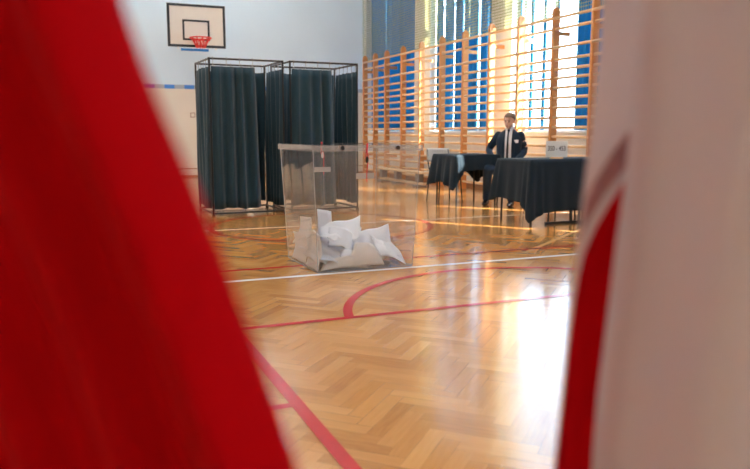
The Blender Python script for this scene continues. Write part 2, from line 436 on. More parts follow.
for i in range(len(PY) - 1):
    ya, yb = PY[i], PY[i + 1]
    t = thing('wall_bars', ordn[i], 'wall bars', (XP, yb, 0), 0, 'wooden wall bars along the window wall')
    for q, yy in enumerate([yb] + ([ya] if i == 0 else [])):
        bm = NB(); y_ = yy - yb
        box(bm, 0, .12, y_ - .023, y_ + .023, 0, 2.80 )
        # rounded head
        pr = [(0, 2.80), (.015, 2.86), (.06, 2.885), (.105, 2.86), (.12, 2.80)]
        va = [bm.verts.new((a, y_ - .023, b)) for a, b in pr]; vb = [bm.verts.new((a, y_ + .023, b)) for a, b in pr]
        bm.faces.new(va); bm.faces.new(vb[::-1])
        for k in range(4): bm.faces.new((va[k], va[k + 1], vb[k + 1], vb[k]))
        post = link_mesh('post', bm, MT['wood'], t, mods=[('bevel', .005)])
        for zz in (.5, 2.5):
            bm = NB(); box(bm, .12, XR - XP, y_ - .02, y_ + .02, zz - .03, zz + .03)
            link_mesh('wall_bracket', bm, MT['wood'], post)
    for k, z in enumerate(RZ):
        bm = NB()
        xo = .0 if k in (0, 2) else .035
        tube(bm, [(xo + .01, .0 - .0, z), (xo + .01, ya - yb, z)], .0185, 10, ra=.022)
        link_mesh('rung', bm, MT['rung'], t, smooth=True)

# ------------------------------------------------------------------ gym bench along the wall bars
t = thing('gym_bench', 'long low wooden gym bench with grey trestles beneath the wall bars, seen through the box', 'bench', (6.28, 13.45, 0))
bm = NB(); box(bm, -.12, .12, -1.05, 1.15, .255, .29); link_mesh('seat', bm, MT['bench'], t, mods=[('bevel', .006)])
bm = NB(); box(bm, -.045, .045, -1.0, 1.1, .035, .085); link_mesh('balance_beam', bm, MT['bench'], t, mods=[('bevel', .006)])
for yy in (-.75, .25, 1.0):
    bm = NB(); box(bm, -.11, .11, yy - .09, yy + .09, 0, .035); box(bm, -.06, .06, yy - .07, yy + .07, .085, .255)
    link_mesh('leg', bm, MT['bench_leg'], t, mods=[('bevel', .004)])

# ------------------------------------------------------------------ backboard
t = thing('basketball_hoop', 'cream basketball backboard with black border and red hoop on the back wall', 'basketball hoop', (2.70, 16.25, 2.86))
W, Hh = 1.20, .87
bm = NB(); box(bm, -W / 2, W / 2, 0, .03, 0, Hh); link_mesh('backboard', bm, MT['board'], t)
def rect_frame(bm, x0, x1, z0, z1, w, y0, y1):
    box(bm, x0, x1, y0, y1, z0, z0 + w); box(bm, x0, x1, y0, y1, z1 - w, z1)
    box(bm, x0, x0 + w, y0, y1, z0 + w, z1 - w); box(bm, x1 - w, x1, y0, y1, z0 + w, z1 - w)
bm = NB(); rect_frame(bm, -W / 2 - .01, W / 2 + .01, -.01, Hh + .01, .05, -.012, .035); link_mesh('border', bm, MT['board_line'], t)
bm = NB(); rect_frame(bm, -.30, .27, .13, .56, .04, -.006, .002); link_mesh('target_square', bm, MT['board_line'], t)
bm = NB(); ring = [(.02 + .225 * cos(a * pi / 18), -.32 + .225 * sin(a * pi / 18), .15) for a in range(37)]
tube(bm, ring, .012, 8, cap=False); box(bm, -.08, .12, -.11, -.0, .13, .16); tube(bm, [(-.02, -.1, .15), (-.02, -.0, .02)], .01, 6); tube(bm, [(.06, -.1, .15), (.06, 0, .02)], .01, 6)
hoop = link_mesh('hoop', bm, MT['rim'], t, smooth=False)
bm = NB()
for k in range(12):
    a = 2 * pi * k / 12
    for s in (-1, 1):
        pts = []
        for j in range(5):
            f = j / 4; r = .222 - .13 * f ** .6; aa = a + s * f * .5
            pts.append((.02 + r * cos(aa), -.32 + r * sin(aa), .145 - .20 * f))
        tube(bm, pts, .007, 5)
link_mesh('net', bm, MT['rim'], hoop)
bm = NB(); tube(bm, [(-.32, .04, -.06), (.22, .04, -.06)], .022, 8); box(bm, -.34, .24, .0, .07, -.085, -.04); link_mesh('bracket_bar', bm, MT['blue_pad'], t)
bm = NB()
for xx in (-.4, .4):
    for zz in (.15, .75): tube(bm, [(xx, .03, zz), (xx * .8, YB - 16.252, zz)], .018, 8)
    tube(bm, [(xx, .04, -.05), (xx, .04, .8)], .02, 8)
tube(bm, [(0, .05, -.06), (0, YB - 16.252, .15)], .012, 8)
link_mesh('support_arms', bm, MT['white_frame'], t)

# small socket on the back wall
t = thing('wall_socket', 'small square socket plate with a brown frame on the cream back wall', 'socket', (2.74, YB, 1.44))
bm = NB(); rect_frame(bm, -.055, .055, -.055, .055, .014, -.014, 0); link_mesh('frame', bm, MT['brown'], t)
bm = NB(); box(bm, -.045, .045, -.01, 0, -.045, .045); link_mesh('plate', bm, MT['wall_low'], t)

# ------------------------------------------------------------------ voting booths
def curtain_panel(bm, p0, p1, z0, z1, seed, fold=.15, amp=.036, q1=None):
    """cloth from p0 to p1 (at the top), q1 = end point at the hem"""
    rnd = random.Random(seed); p0 = Vector((*p0, 0)); p1 = Vector((*p1, 0)); q = Vector((*q1, 0)) if q1 else p1
    Lt = (p1 - p0).length; nw = max(2, round(Lt / fold)); nrm = Vector((-(p1 - p0).y, (p1 - p0).x, 0)).normalized()
    am = [rnd.uniform(.6, 1.5) for _ in range(nw + 2)]; ph = rnd.uniform(0, 6)
    jit = [rnd.uniform(-.3, .3) for _ in range(nw + 2)]
    def fn(u, v):
        h = 1 - v                              # v=1 top
        e = p1.lerp(q, h)
        s = u * nw; k = int(min(s, nw - 1e-6)); am_ = am[k] * (1 - (s - k)) + am[k + 1] * (s - k)
        uu = u + (jit[k] * (1 - (s - k)) + jit[k + 1] * (s - k)) / nw * .5 * sin(pi * u)
        P = p0.lerp(e, min(max(uu, 0), 1))
        a = amp * am_ * (.45 + .55 * min(1, h * 3 + .2))
        off = a * sin(2 * pi * s + ph + .5 * sin(3 * v + k)) + .012 * sin(7 * u + 4 * v)
        dz = .006 * abs(sin(pi * s)) if v == 1 else 0
        return P + nrm * off + Vector((0, 0, z0 + (z1 - z0) * v - dz + (0.008 * sin(9 * u + seed) if v == 0 else 0)))
    grid(bm, fn, nw * 10, 16)

def booth(x0, x1, y0, y1, label, front_to, front_hem, sides, seed, hgt=1.955):
    t = thing('voting_booth', label, 'voting booth', (x0, y0, 0), radians(2.5), 'curtained voting booths')
    w, d = x1 - x0, y1 - y0; r = .0125
    for (a, b) in ((0, 0), (w, 0), (w, d), (0, d)):
        bm = NB(); tube(bm, [(a, b, 0.0), (a, b, hgt)], r, 8); tube(bm, [(a, b, 0), (a, b, .02)], .022, 10); link_mesh('leg', bm, MT['blackm'], t, smooth=False)
    for zz in (hgt - .012, .03):
        bm = NB()
        tube(bm, [(0, 0, zz), (w, 0, zz)], r * .95, 8); tube(bm, [(0, d, zz), (w, d, zz)], r * .95, 8)
        tube(bm, [(0, 0, zz), (0, d, zz)], r * .95, 8); tube(bm, [(w, 0, zz), (w, d, zz)], r * .95, 8)
        link_mesh('top_rail' if zz > 1 else 'base_rail', bm, MT['blackm'], t)
    zt, zb_ = hgt - .10, .085
    def cur(name, p0, p1, sd, q1=None, **k):
        bm = NB(); curtain_panel(bm, p0, p1, zb_, zt, sd, q1=q1, **k)
        c = link_mesh(name, bm, MT['teal'], t, smooth=True, mods=[('solid', .003)])
        P0, P1 = Vector((*p0, 0)), Vector((*p1, 0)); n = max(3, round((P1 - P0).length / .16))
        bm = NB()
        for i in range(n + 1):
            P = P0.lerp(P1, (i + .15) / (n + .3))
            tube(bm, [P + Vector((0, 0, zt - .01)), P + Vector((0, .004, zt + .04)), P + Vector((0, 0, hgt - .02))], .0035, 5)
            ring = [P + Vector((0, .016 * cos(a * pi / 5), hgt - .012 + .02 * sin(a * pi / 5))) for a in range(11)]
            tube(bm, ring, .003, 4, cap=False)
        hk = link_mesh('curtain_hooks', bm, MT['chrome'], c)
    cur('front_curtain', (.02, -.005), (front_to, -.005), seed, q1=(front_hem, -.005), amp=.034)
    cur('back_curtain', (.02, d), (w - .02, d), seed + 1)
    if 'L' in sides: cur('side_curtain', (0, .03), (0, d - .03), seed + 2, amp=.022)
    if 'R' in sides: cur('side_curtain', (w, .03), (w, d - .03), seed + 3, amp=.022)
    return t
booth(1.66, 2.60, 9.18, 9.98, 'dark teal curtained voting booth on the left, below the basketball hoop', .57, .63, 'LR', 11)
booth(2.69, 3.63, 9.20, 10.0, 'dark teal curtained voting booth on the right, next to the wall bars', .57, .64, 'R', 31)

# ------------------------------------------------------------------ ballot box
BX = thing('ballot_box', 'large clear plastic ballot box with lid and red seals standing on the parquet', 'ballot box', (1.68, 5.09, 0), radians(1.0))
BW, BD, BH, tp = .785, .74, .955, .045     # width, depth, height, outward taper at the top
def bp(u, v, z):
    f = z / BH
    return Vector((u * BW + (u - .5) * 2 * tp * f, v * BD + (v - .5) * 2 * tp * f, z))
def panel(bm, cs, th=.005):
    """thin slab through 4 corners"""
    n = (cs[1] - cs[0]).cross(cs[3] - cs[0]).normalized() * th / 2
    a = [bm.verts.new(c - n) for c in cs]; b = [bm.verts.new(c + n) for c in cs]
    bm.faces.new(a[::-1]); bm.faces.new(b)
    for k in range(4): bm.faces.new((a[k], a[(k + 1) % 4], b[(k + 1) % 4], b[k]))
zt = BH - .035
sides = {'front': ((0, 0), (1, 0)), 'right': ((1, 0), (1, 1)), 'back': ((1, 1), (0, 1)), 'left': ((0, 1), (0, 0))}
for nme, (a, b) in sides.items():
    bm = NB(); panel(bm, [bp(*a, .006), bp(*b, .006), bp(*b, zt), bp(*a, zt)]); link_mesh('side_panel', bm, MT['acrylic'], BX)
bm = NB(); panel(bm, [bp(.005, .005, .003), bp(.995, .005, .003), bp(.995, .995, .003), bp(.005, .995, .003)]); link_mesh('base_panel', bm, MT['acrylic'], BX)
for (a, b) in ((0, 0), (1, 0), (1, 1), (0, 1)):
    bm = NB(); tube(bm, [bp(a, b, .005), bp(a, b, zt)], .003, 6); link_mesh('corner_edge', bm, MT['acrylic_edge'], BX)
bm = NB()
for (a, b) in sides.values(): tube(bm, [bp(*a, .006), bp(*b, .006)], .0035, 6)
link_mesh('base_edge', bm, MT['acrylic_edge'], BX)
# lid: top plate with a skirt
e = .012
def lp(u, v, z): p = bp(u, v, BH); return Vector((p.x + (u - .5) * 2 * e, p.y + (v - .5) * 2 * e, z))
bm = NB(); panel(bm, [lp(0, 0, BH), lp(1, 0, BH), lp(1, 1, BH), lp(0, 1, BH)])
lid = link_mesh('lid', bm, MT['acrylic'], BX)
bm = NB()
for (a, b) in sides.values(): panel(bm, [lp(*a, BH - .045), lp(*b, BH - .045), lp(*b, BH - .003), lp(*a, BH - .003)], .006)
link_mesh('lid_rim', bm, MT['acrylic_rim'], lid)
bm = NB(); c = Vector((BW / 2, BD / 2, BH + .004)); box(bm, c.x - .13, c.x + .13, c.y - .012, c.y + .012, c.z, c.z + .003); link_mesh('slot', bm, MT['blackm'], lid)
for (u, v) in ((.26, -.0), (.76, 0.)):
    bm = NB(); p = lp(u, v, BH - .022); tube(bm, [p + Vector((0, .002, 0)), p + Vector((0, -.014, 0))], .016, 14); link_mesh('latch_knob', bm, MT['blackm'], lid, smooth=False)
# seals (front face and back face)
def seal(u, v, s, zc):
    p = bp(u, v, zc); y = p.y + s * .008
    bm = NB(); box(bm, p.x - .073, p.x + .073, y - .0015, y + .0015, zc - .021, zc + .021)
    link_mesh('seal_sticker', bm, MT['tape'], BX)
    top = lp(u, v, BH); yo = s * .012
    bm = NB(); pts = [(top.x + .012, top.y + yo, BH + .012), (top.x + .006, top.y + yo, BH - .05), (p.x + .018, p.y + yo + s * .012, zc + .13), (p.x + .012, p.y + yo, zc + .03), (p.x + .012, y + s * .004, zc - .045)]
    q, rr = smooth_path(pts, [.0035] * 5); tube(bm, q, rr, 6)
    pts = [(top.x + .004, top.y + yo, BH + .012), (top.x, top.y + yo, BH - .05), (p.x - .004, p.y + yo + s * .012, zc + .13)]
    q, rr = smooth_path(pts, [.003] * 3); tube(bm, q, rr, 6)
    st = link_mesh('seal_strap', bm, MT['red_string'], BX, smooth=True)
    bm = NB(); ellipsoid(bm, (p.x + .008, p.y + yo + s * .014, zc + .12), (.012, .008, .026)); link_mesh('seal_body', bm, MT['blackm'] if v == 0 else MT['shirt'], st, smooth=True)
seal(.47, 0, -1, .725); seal(.42, 1, 1, .735)

# ------------------------------------------------------------------ ballots
BM = Matrix.Translation(BX.location) @ Matrix.Rotation(BX.rotation_euler.z, 4, 'Z')
def sheet(c, label, m='paper', sag=(0, 0), wav=.006, seed=0, curl=None, n=10, group=None, printed=True):
    """c: four corners (box coordinates) ; sag: bulge vector length along the normal"""
    rnd = random.Random(seed); C = [Vector((p[0] * 1.045, p[1] * 1.28, p[2])) for p in c]
    nrm = (C[1] - C[0]).cross(C[3] - C[0]).normalized()
    ph = rnd.uniform(0, 6); f1 = rnd.uniform(1, 2.2); f2 = rnd.uniform(.8, 2)
    bm = NB()
    def fn(u, v):
        p = (C[0] * (1 - u) + C[1] * u) * (1 - v) + (C[3] * (1 - u) + C[2] * u) * v
        o = sag[0] * sin(pi * u) + sag[1] * sin(pi * v) + wav * sin(f1 * 2 * pi * u + ph) * cos(f2 * pi * v + ph)
        if curl:
            k = max(0, (u - curl[0]) / (1 - curl[0])); o += curl[1] * k * k
        p = p + nrm * o
        p.x = min(max(p.x, .012), BW - .012); p.y = min(max(p.y, .012), BD - .012); p.z = max(p.z, .008)
        return BM @ p
    grid(bm, fn, n, n)
    if printed:
        for f in bm.faces: f.material_index = 0
    ctr = BM @ (sum(C, Vector()) / 4); 
    bmesh.ops.translate(bm, verts=bm.verts, vec=-ctr)
    o = link_mesh('ballot_paper', bm, [MT[m]], smooth=True, mods=[('solid', .0008)])
    o.location = ctr
    tag(o, label, 'ballot', group or 'ballot papers lying in the ballot box')
    return o
# the sheets one can tell apart (u = along the front, y = depth, z)
sheet([(.15, .40, .06), (.30, .46, .08), (.30, .44, .40), (.17, .41, .43)], 'white ballot standing upright against the back in the left of the box', sag=(.03, .02), seed=1)
sheet([(.14, .28, .21), (.40, .15, .18), (.50, .34, .33), (.20, .42, .30)], 'bright white folded ballot lying flat on the middle of the heap', sag=(.015, .0), curl=(.7, .05), seed=2)
sheet([(.03, .13, .17), (.06, .22, .30), (.27, .08, .09), (.14, .03, .02)], 'grey shaded ballot leaning steeply down beside the front left edge of the box', sag=(.01, .02), seed=3)
sheet([(.03, .03, .008), (.40, .02, .008), (.36, .05, .12), (.10, .10, .06)], 'cream ballot bent against the lower front panel of the box', m='paper2', sag=(.02, .03), seed=4)
sheet([(.22, .03, .02), (.54, .03, .02), (.47, .08, .18), (.33, .08, .20)], 'cream ballot arched against the front panel near the middle', m='paper2', sag=(.035, .02), seed=5)
sheet([(.36, .20, .12), (.66, .14, .13), (.70, .26, .30), (.42, .36, .24)], 'pale blue ballot sloping up to the right in the box', sag=(-.02, .015), seed=6)
sheet([(.50, .08, .08), (.72, .03, .01), (.71, .18, .13), (.54, .24, .19)], 'crumpled grey ballot in the front right corner of the box', sag=(.03, .01), wav=.012, seed=7)
sheet([(.014, .03, .06), (.015, .30, .08), (.07, .33, .34), (.05, .08, .27)], 'large cream ballot bulging against the left panel of the box', m='paper2', sag=(-.03, .03), seed=8)
sheet([(.012, .26, .02), (.012, .54, .02), (.03, .54, .24), (.02, .28, .25)], 'cream ballot pressed against the left panel near its back edge', m='paper2', sag=(-.02, .02), seed=9)
sheet([(.014, .03, .01), (.014, .26, .01), (.04, .28, .14), (.03, .05, .16)], 'cream ballot at the bottom of the left panel', m='paper2', sag=(-.02, .01), seed=10)
sheet([(.014, .22, .18), (.02, .53, .14), (.08, .53, .36), (.06, .26, .39)], 'cream ballot lying highest against the left panel', m='paper2', sag=(.02, .02), seed=12)
sheet([(.24, .40, .16), (.52, .46, .14), (.60, .50, .24), (.34, .50, .27)], 'pale ballot leaning on the back panel behind the heap', sag=(.02, .02), seed=11)
sheet([(.54, .12, .10), (.745, .07, .02), (.74, .28, .12), (.54, .30, .22)], 'pale blue ballot sliding down towards the right panel of the box', sag=(.03, .02), wav=.014, seed=13)
sheet([(.14, .16, .16), (.30, .10, .12), (.40, .22, .22), (.22, .30, .30)], 'ballot with a raised middle crease beside the steep grey sheet', sag=(.045, .0), seed=14)
# the rest of the heap
rr = random.Random(5)
spot = []
def heap_h(x, y): return .08 + .17 * max(0, 1 - x / .35) + .05 * sin(9 * x + 4 * y) + .05 * y / BD
for i in range(58):
    x = rr.uniform(.08, .66); y = rr.uniform(.09, .45); z = .012 + heap_h(x, y) * rr.random() ** .7
    a = rr.uniform(0, 6.28); L_, W_ = rr.uniform(.13, .2), rr.uniform(.10, .15)
    tx, ty = rr.uniform(-.5, .5), rr.uniform(-.5, .5)
    Rm = Euler((tx, ty, a)).to_matrix()
    cs = [Vector((x, y, z)) + Rm @ Vector((sx * L_ / 2, sy * W_ / 2, 0)) for sx, sy in ((-1, -1), (1, -1), (1, 1), (-1, 1))]
    sheet(cs, 'crumpled white ballot paper buried in the loose heap inside the clear ballot box', m=rr.choice(['paper', 'paper', 'paper2']), sag=(rr.uniform(-.03, .03), rr.uniform(-.02, .02)), wav=.01, seed=100 + i, n=8)

# ------------------------------------------------------------------ draped tables
def drape(bm, x0, x1, y0, y1, zt, drops, corner, seed, flare=.03, folds=.13, amp=.018, cw=(.22, .22, .22, .22)):
    """drops = front(y0), right(x1), back(y1), left(x0); corner = extra length at the 4 corners (fl, fr, br, bl)"""
    rnd = random.Random(seed); W_, D_ = x1 - x0, y1 - y0
    per = 2 * (W_ + D_); N_ = int(per / .022)
    prof = []
    cs = [Vector((x0, y0)), Vector((x1, y0)), Vector((x1, y1)), Vector((x0, y1))]
    lens = [W_, D_, W_, D_]; nr = [Vector((0, -1)), Vector((1, 0)), Vector((0, 1)), Vector((-1, 0))]
    rc = .02
    ph = [rnd.uniform(0, 6) for _ in range(4)]
    for i in range(N_):
        s = per * i / N_; k = 0
        while s > lens[k]: s -= lens[k]; k += 1
        f = s / lens[k]; P = cs[k].lerp(cs[(k + 1) % 4], f)
        near_a, near_b = s, lens[k] - s
        w0 = max(0, 1 - near_a / cw[k]); w1 = max(0, 1 - near_b / cw[k])
        ref = [max(drops[k], drops[k - 1]), max(drops[k], drops[(k + 1) % 4])]
        dr = drops[k] + (ref[0] + corner[k] - drops[k]) * w0 ** 1.1 + (ref[1] + corner[(k + 1) % 4] - drops[k]) * w1 ** 1.1
        dr += .012 * sin(s * 7 + ph[k])
        nn = nr[k].copy()
        if w0: nn = (nr[k] * (1 - .5 * w0) + nr[k - 1] * .5 * w0)
        if w1: nn = (nr[k] * (1 - .5 * w1) + nr[(k + 1) % 4] * .5 * w1)
        nn.normalize(); wc = max(w0, w1)
        prof.append((P, nn, dr, s, k, wc))
    rows = 16; R = []
    for j in range(rows + 1):
        v = j / rows; ring = []
        for (P, nn, dr, s, k, wc) in prof:
            fo = amp * sin(2 * pi * s / folds + ph[k]) * v * (1 - wc * .3) + flare * v ** .8 * (1 + 2.0 * wc)
            if wc: fo += .03 * v * sin(wc * 9)
            z = zt - dr * v
            off = .006 + max(fo, -.0)
            ring.append(bm.verts.new((P.x + nn.x * off, P.y + nn.y * off, z)))
        R.append(ring)
    for j in range(rows):
        for i in range(N_):
            bm.faces.new((R[j][i], R[j][(i + 1) % N_], R[j + 1][(i + 1) % N_], R[j + 1][i]))
    bm.faces.new(R[0])

def table(name, label, x0, x1, y0, y1, zt, group='polling tables', tfoot=False):
    t = thing(name, label, 'table', ((x0 + x1) / 2, (y0 + y1) / 2, 0), 0, group)
    w, d = (x1 - x0) / 2 - .012, (y1 - y0) / 2 - .012
    bm = NB(); box(bm, -w, w, -d, d, zt - .035, zt - .006); link_mesh('table_top', bm, MT['table_top'], t, mods=[('bevel', .004)])
    for sx in (-1, 1):
        for sy in (-1, 1):
            bm = NB(); tube(bm, [(sx * (w - .03), sy * (d - .03), 0), (sx * (w - .04), sy * (d - .04), zt - .035)], .013, 10); link_mesh('leg', bm, MT['blackm'], t)
    bm = NB(); rect_frame(bm, -w + .03, w - .03, zt - .075, zt - .035, .012, -d + .03, -d + .05); box(bm, -w + .03, w - .03, d - .05, d - .03, zt - .07, zt - .035)
    link_mesh('apron_frame', bm, MT['blackm'], t)
    if tfoot:
        bm = NB(); box(bm, -.40, .16, -d + .03, -d + .06, .0, .028); box(bm, -.06, -.035, -d + .03, -d + .055, .028, zt - .035)
        box(bm, .06, .08, -d + .03, -d + .055, .028, zt - .035)
        link_mesh('stand_foot', bm, MT['blackm'], t)
    return t
# far small table
table('table', 'small polling table left of the seated man under a black cloth', 5.0, 5.72, 8.97, 9.65, .725)
bm = NB(); drape(bm, 5.0, 5.72, 8.97, 9.65, .73, (.22, .30, .24, .40), (.08, .14, .14, .07), 3, flare=.03, amp=.009, cw=(.11, .2, .16, .3))
o = link_mesh('tablecloth', bm, MT['cloth_black'], smooth=True, mods=[('solid', .002)])
tag(o, 'black cloth with drooping pointed corners on the small table left of the man', 'tablecloth', 'black tablecloths')
# nearer long table
table('table', 'long polling table carrying the number sign, in front of the seated man', 4.75, 6.05, 6.80, 7.50, .735, tfoot=True)
bm = NB(); drape(bm, 4.75, 6.05, 6.80, 7.50, .74, (.59, .45, .40, .47), (.09, .08, .08, .06), 8, flare=.03, folds=.2, amp=.009, cw=(.15, .2, .2, .13))
o = link_mesh('tablecloth', bm, MT['cloth_black'], smooth=True, mods=[('solid', .002)])
tag(o, 'black cloth hanging almost to the floor from the long table with the number sign', 'tablecloth', 'black tablecloths')
# table seen mirrored in the side of the ballot box
table('table', 'table on the far left of the hall, mirrored in the side of the ballot box', -2.0, -.62, 12.1, 12.8, .735)
bm = NB(); drape(bm, -2.0, -.62, 12.1, 12.8, .74, (.42, .42, .42, .42), (.12, .12, .12, .12), 21)
o = link_mesh('tablecloth', bm, MT['cloth_black'], smooth=True, mods=[('solid', .002)])
tag(o, 'black cloth on the far left table, mirrored in the side of the ballot box', 'tablecloth', 'black tablecloths')

# ------------------------------------------------------------------ chairs
def chair(label, loc, rz, back=True):
    t = thing('chair' if back else 'stool', label, 'chair' if back else 'stool', loc, rz, 'polling station seats')
    bm = NB(); grid(bm, lambda u, v: ((u - .5) * .40, (v - .5) * .40, .455 + .012 * (2 * u - 1) ** 2 - .01 * (v > .9)), 8, 8)
    link_mesh('seat', bm, MT['chair_grey'], t, smooth=True, mods=[('solid', .014)])
    for sx in (-1, 1):
        for sy in (-1, 1):
            bm = NB(); tube(bm, [(sx * .20, sy * .20, 0), (sx * .17, sy * .17, .44)], .011, 8); link_mesh('leg', bm, MT['blackm'], t)
    if back:
        for sx in (-1, 1):
            bm = NB(); tube(bm, [(sx * .17, -.17, .44), (sx * .18, -.215, .62), (sx * .18, -.235, .78)], .010, 8)
            link_mesh('back_post', bm, MT['blackm'], t)
        bm = NB(); grid(bm, lambda u, v: ((u - .5) * .40, -.20 - .035 * v - .03 * (1 - (2 * u - 1) ** 2), .60 + .20 * v), 8, 6)
        link_mesh('backrest', bm, MT['chair_grey'], t, smooth=True, mods=[('solid', .012)])
    return t
chair('pale chair behind the small cloth covered table', (5.30, 9.85, 0), pi)
chair('chair the man in the navy suit sits on', (6.0, 9.12, 0), pi - radians(28))
chair('low stool behind the long table with the number sign', (5.55, 7.48, 0), pi, back=False)

# ------------------------------------------------------------------ number sign
t = thing('number_sign', 'pale grey sign card reading 350 - 453 standing on the long table', 'sign', (5.245, 7.02, .742), radians(-26))
bm = NB(); box(bm, -.125, .125, -.004, .004, .018, .205); link_mesh('card', bm, MT['sign'], t, mods=[('bevel', .003)])
bm = NB(); box(bm, -.07, .07, -.035, .035, 0, .02); link_mesh('wooden_base', bm, MT['rung'], t, mods=[('bevel', .003)])
cu = bpy.data.curves.new('lettering', 'FONT'); cu.body = '350 - 453'; cu.size = .058; cu.align_x = 'CENTER'; cu.align_y = 'CENTER'; cu.extrude = .0006; cu.offset = .0006
tx = bpy.data.objects.new('lettering', cu); COL.objects.link(tx)
bpy.context.view_layer.update()
me = bpy.data.meshes.new_from_object(tx.evaluated_get(bpy.context.evaluated_depsgraph_get()))
bpy.data.objects.remove(tx); me.materials.clear(); me.materials.append(MT['sign_txt'])
tx = bpy.data.objects.new('lettering', me); COL.objects.link(tx); tx.parent = t
tx.location = (0, -.0052, .117); tx.rotation_euler = (pi / 2, 0, 0); tx.scale = (.92, 1.35, 1)

# ------------------------------------------------------------------ the seated man
def remeshed(bm, voxel, smooth_it=3):
    me = bpy.data.meshes.new('t'); bm.to_mesh(me); bm.free()
    o = bpy.data.objects.new('t', me); COL.objects.link(o)
    md = o.modifiers.new('r', 'REMESH'); md.mode = 'VOXEL'; md.voxel_size = voxel
    sm = o.modifiers.new('s', 'SMOOTH'); sm.iterations = smooth_it; sm.factor = .5
    bpy.context.view_layer.update()
    m2 = bpy.data.meshes.new_from_object(o.evaluated_get(bpy.context.evaluated_depsgraph_get()))
    bpy.data.objects.remove(o)
    out = bmesh.new(); out.from_mesh(m2); return out
def limb(bm, pts, rs, seg=12, k=5, flat=None):
    q, r = smooth_path(pts, rs, k); tube(bm, q, r, seg, ra=[x * flat for x in r] if flat else None)
    ellipsoid(bm, pts[0], (rs[0],) * 3, 10, 8); ellipsoid(bm, pts[-1], (rs[-1],) * 3, 10, 8)
def loft(bm, rings, seg=28):
    """rings: (cx, cy, z, rx, ry)"""
    V = []
    for (cx, cy, z, rx, ry) in rings:
        V.append([bm.verts.new((cx + rx * math.copysign(abs(cos(2 * pi * k / seg)) ** .85, cos(2 * pi * k / seg)), cy + ry * math.copysign(abs(sin(2 * pi * k / seg)) ** .85, sin(2 * pi * k / seg)), z)) for k in range(seg)])
    for a, b in zip(V, V[1:]):
        for k in range(seg): bm.faces.new((a[k], a[(k + 1) % seg], b[(k + 1) % seg], b[k]))
    bm.faces.new(V[0][::-1]); bm.faces.new(V[-1])
MANZ = 0.0
# local frame: +x the man's right, +y forward
man_rz = atan2(-(-.5), -.866) if False else radians(139)
SHR, SHL = (.158, -.01, 1.00), (-.158, -.01, 1.00)
ELR, WRR = (.30, -.04, .79), (.20, .17, .665)
ELL, WRL = (-.215, -.03, .775), (-.13, .20, .635)
HPR, HPL = (.09, .03, .52), (-.09, .03, .52)
KNR, ANR = (.24, .40, .52), (.27, .30, .10)
KNL, ANL = (-.11, .44, .52), (-.10, .40, .10)
bm = NB()
loft(bm, [(0, 0, .47, .15, .11), (0, 0, .55, .16, .115), (0, .01, .70, .135, .10), (0, .01, .88, .155, .105), (0, 0, .97, .155, .10), (0, 0, 1.03, .12, .075), (0, .005, 1.08, .055, .05)])
limb(bm, [(0, 0, 1.04), (0, .008, 1.10), (0, .02, 1.17)], [.06, .052, .052])
for sh, el, wr in ((SHR, ELR, WRR), (SHL, ELL, WRL)):
    limb(bm, [sh, el, wr], [.052, .040, .026])
for hp, kn, an in ((HPR, KNR, ANR), (HPL, KNL, ANL)):
    limb(bm, [hp, kn], [.085, .055]); limb(bm, [kn, an], [.052, .036])
# head: cranium, face, jaw, nose, ears, brow
HC = Vector((0, .03, 1.205)); HR = Matrix.Rotation(radians(-8), 4, 'X') @ Matrix.Rotation(radians(-14), 4, 'Z')
def hd(c, r, s=14): ellipsoid(bm, HC + HR @ Vector(c), r, s, 10, HR.to_3x3())
hd((0, -.012, .03), (.073, .090, .078), 20); hd((0, .028, -.025), (.060, .060, .078), 18); hd((0, .048, -.080), (.030, .026, .022))
hd((0, .092, -.018), (.011, .016, .024)); hd((0, .098, -.032), (.014, .014, .010))
hd((.073, -.005, -.012), (.009, .018, .030)); hd((-.073, -.005, -.012), (.009, .018, .030))
hd((.026, .072, .018), (.022, .014, .008)); hd((-.026, .072, .018), (.022, .014, .008)); hd((0, .080, -.056), (.022, .012, .007))
# hands with five fingers
def hand(wr, d, side, palm_n):
    W_ = Vector(wr); d = Vector(d).normalized(); pn = Vector(palm_n).normalized(); s = pn.cross(d).normalized() * side
    limb(bm, [W_, W_ + d * .045, W_ + d * .085], [.026, .034, .034], flat=.42)
    for k, (o_, L_) in enumerate(((.030, .072), (.010, .080), (-.010, .075), (-.029, .058))):
        b0 = W_ + d * .085 + s * o_
        limb(bm, [b0, b0 + d * L_ * .45 - pn * -.004, b0 + d * L_ * .8 + pn * .012, b0 + d * L_ + pn * .026], [.0095, .009, .008, .0065], seg=8, k=2)
    b0 = W_ + d * .03 + s * .030
    limb(bm, [b0, b0 + d * .028 + s * .022 + pn * .006, b0 + d * .055 + s * .030 + pn * .014], [.012, .011, .008], seg=8, k=2)
hand(WRR, (-.35, .9, -.15), 1, (0, -.1, -1)); hand(WRL, (.45, .85, -.15), -1, (0, -.1, -1))
body_bm = remeshed(bm, .0055, 2)
P = link_mesh('person', body_bm, MT['skin'], smooth='keep')
for p in P.data.polygons: p.use_smooth = True
P.location = (5.95, 9.09, 0); P.rotation_euler = (0, 0, man_rz)
tag(P, 'seated man with short brown hair in navy suit, white shirt and dark tie', 'person')
# face details
bm = NB()
for s in (1, -1): ellipsoid(bm, HC + HR @ Vector((s * .026, .083, .002)), (.012, .005, .0045))
link_mesh('eyes', bm, MT['eye'], P, smooth=True)
bm = NB(); ellipsoid(bm, HC + HR @ Vector((0, .0925, -.057)), (.020, .004, .004)); link_mesh('mouth', bm, MT['lip'], P, smooth=True)
bm = NB()
for s in (1, -1): ellipsoid(bm, HC + HR @ Vector((s * .026, .086, .020)), (.019, .004, .0035))
link_mesh('eyebrows', bm, MT['hair'], P, smooth=True)
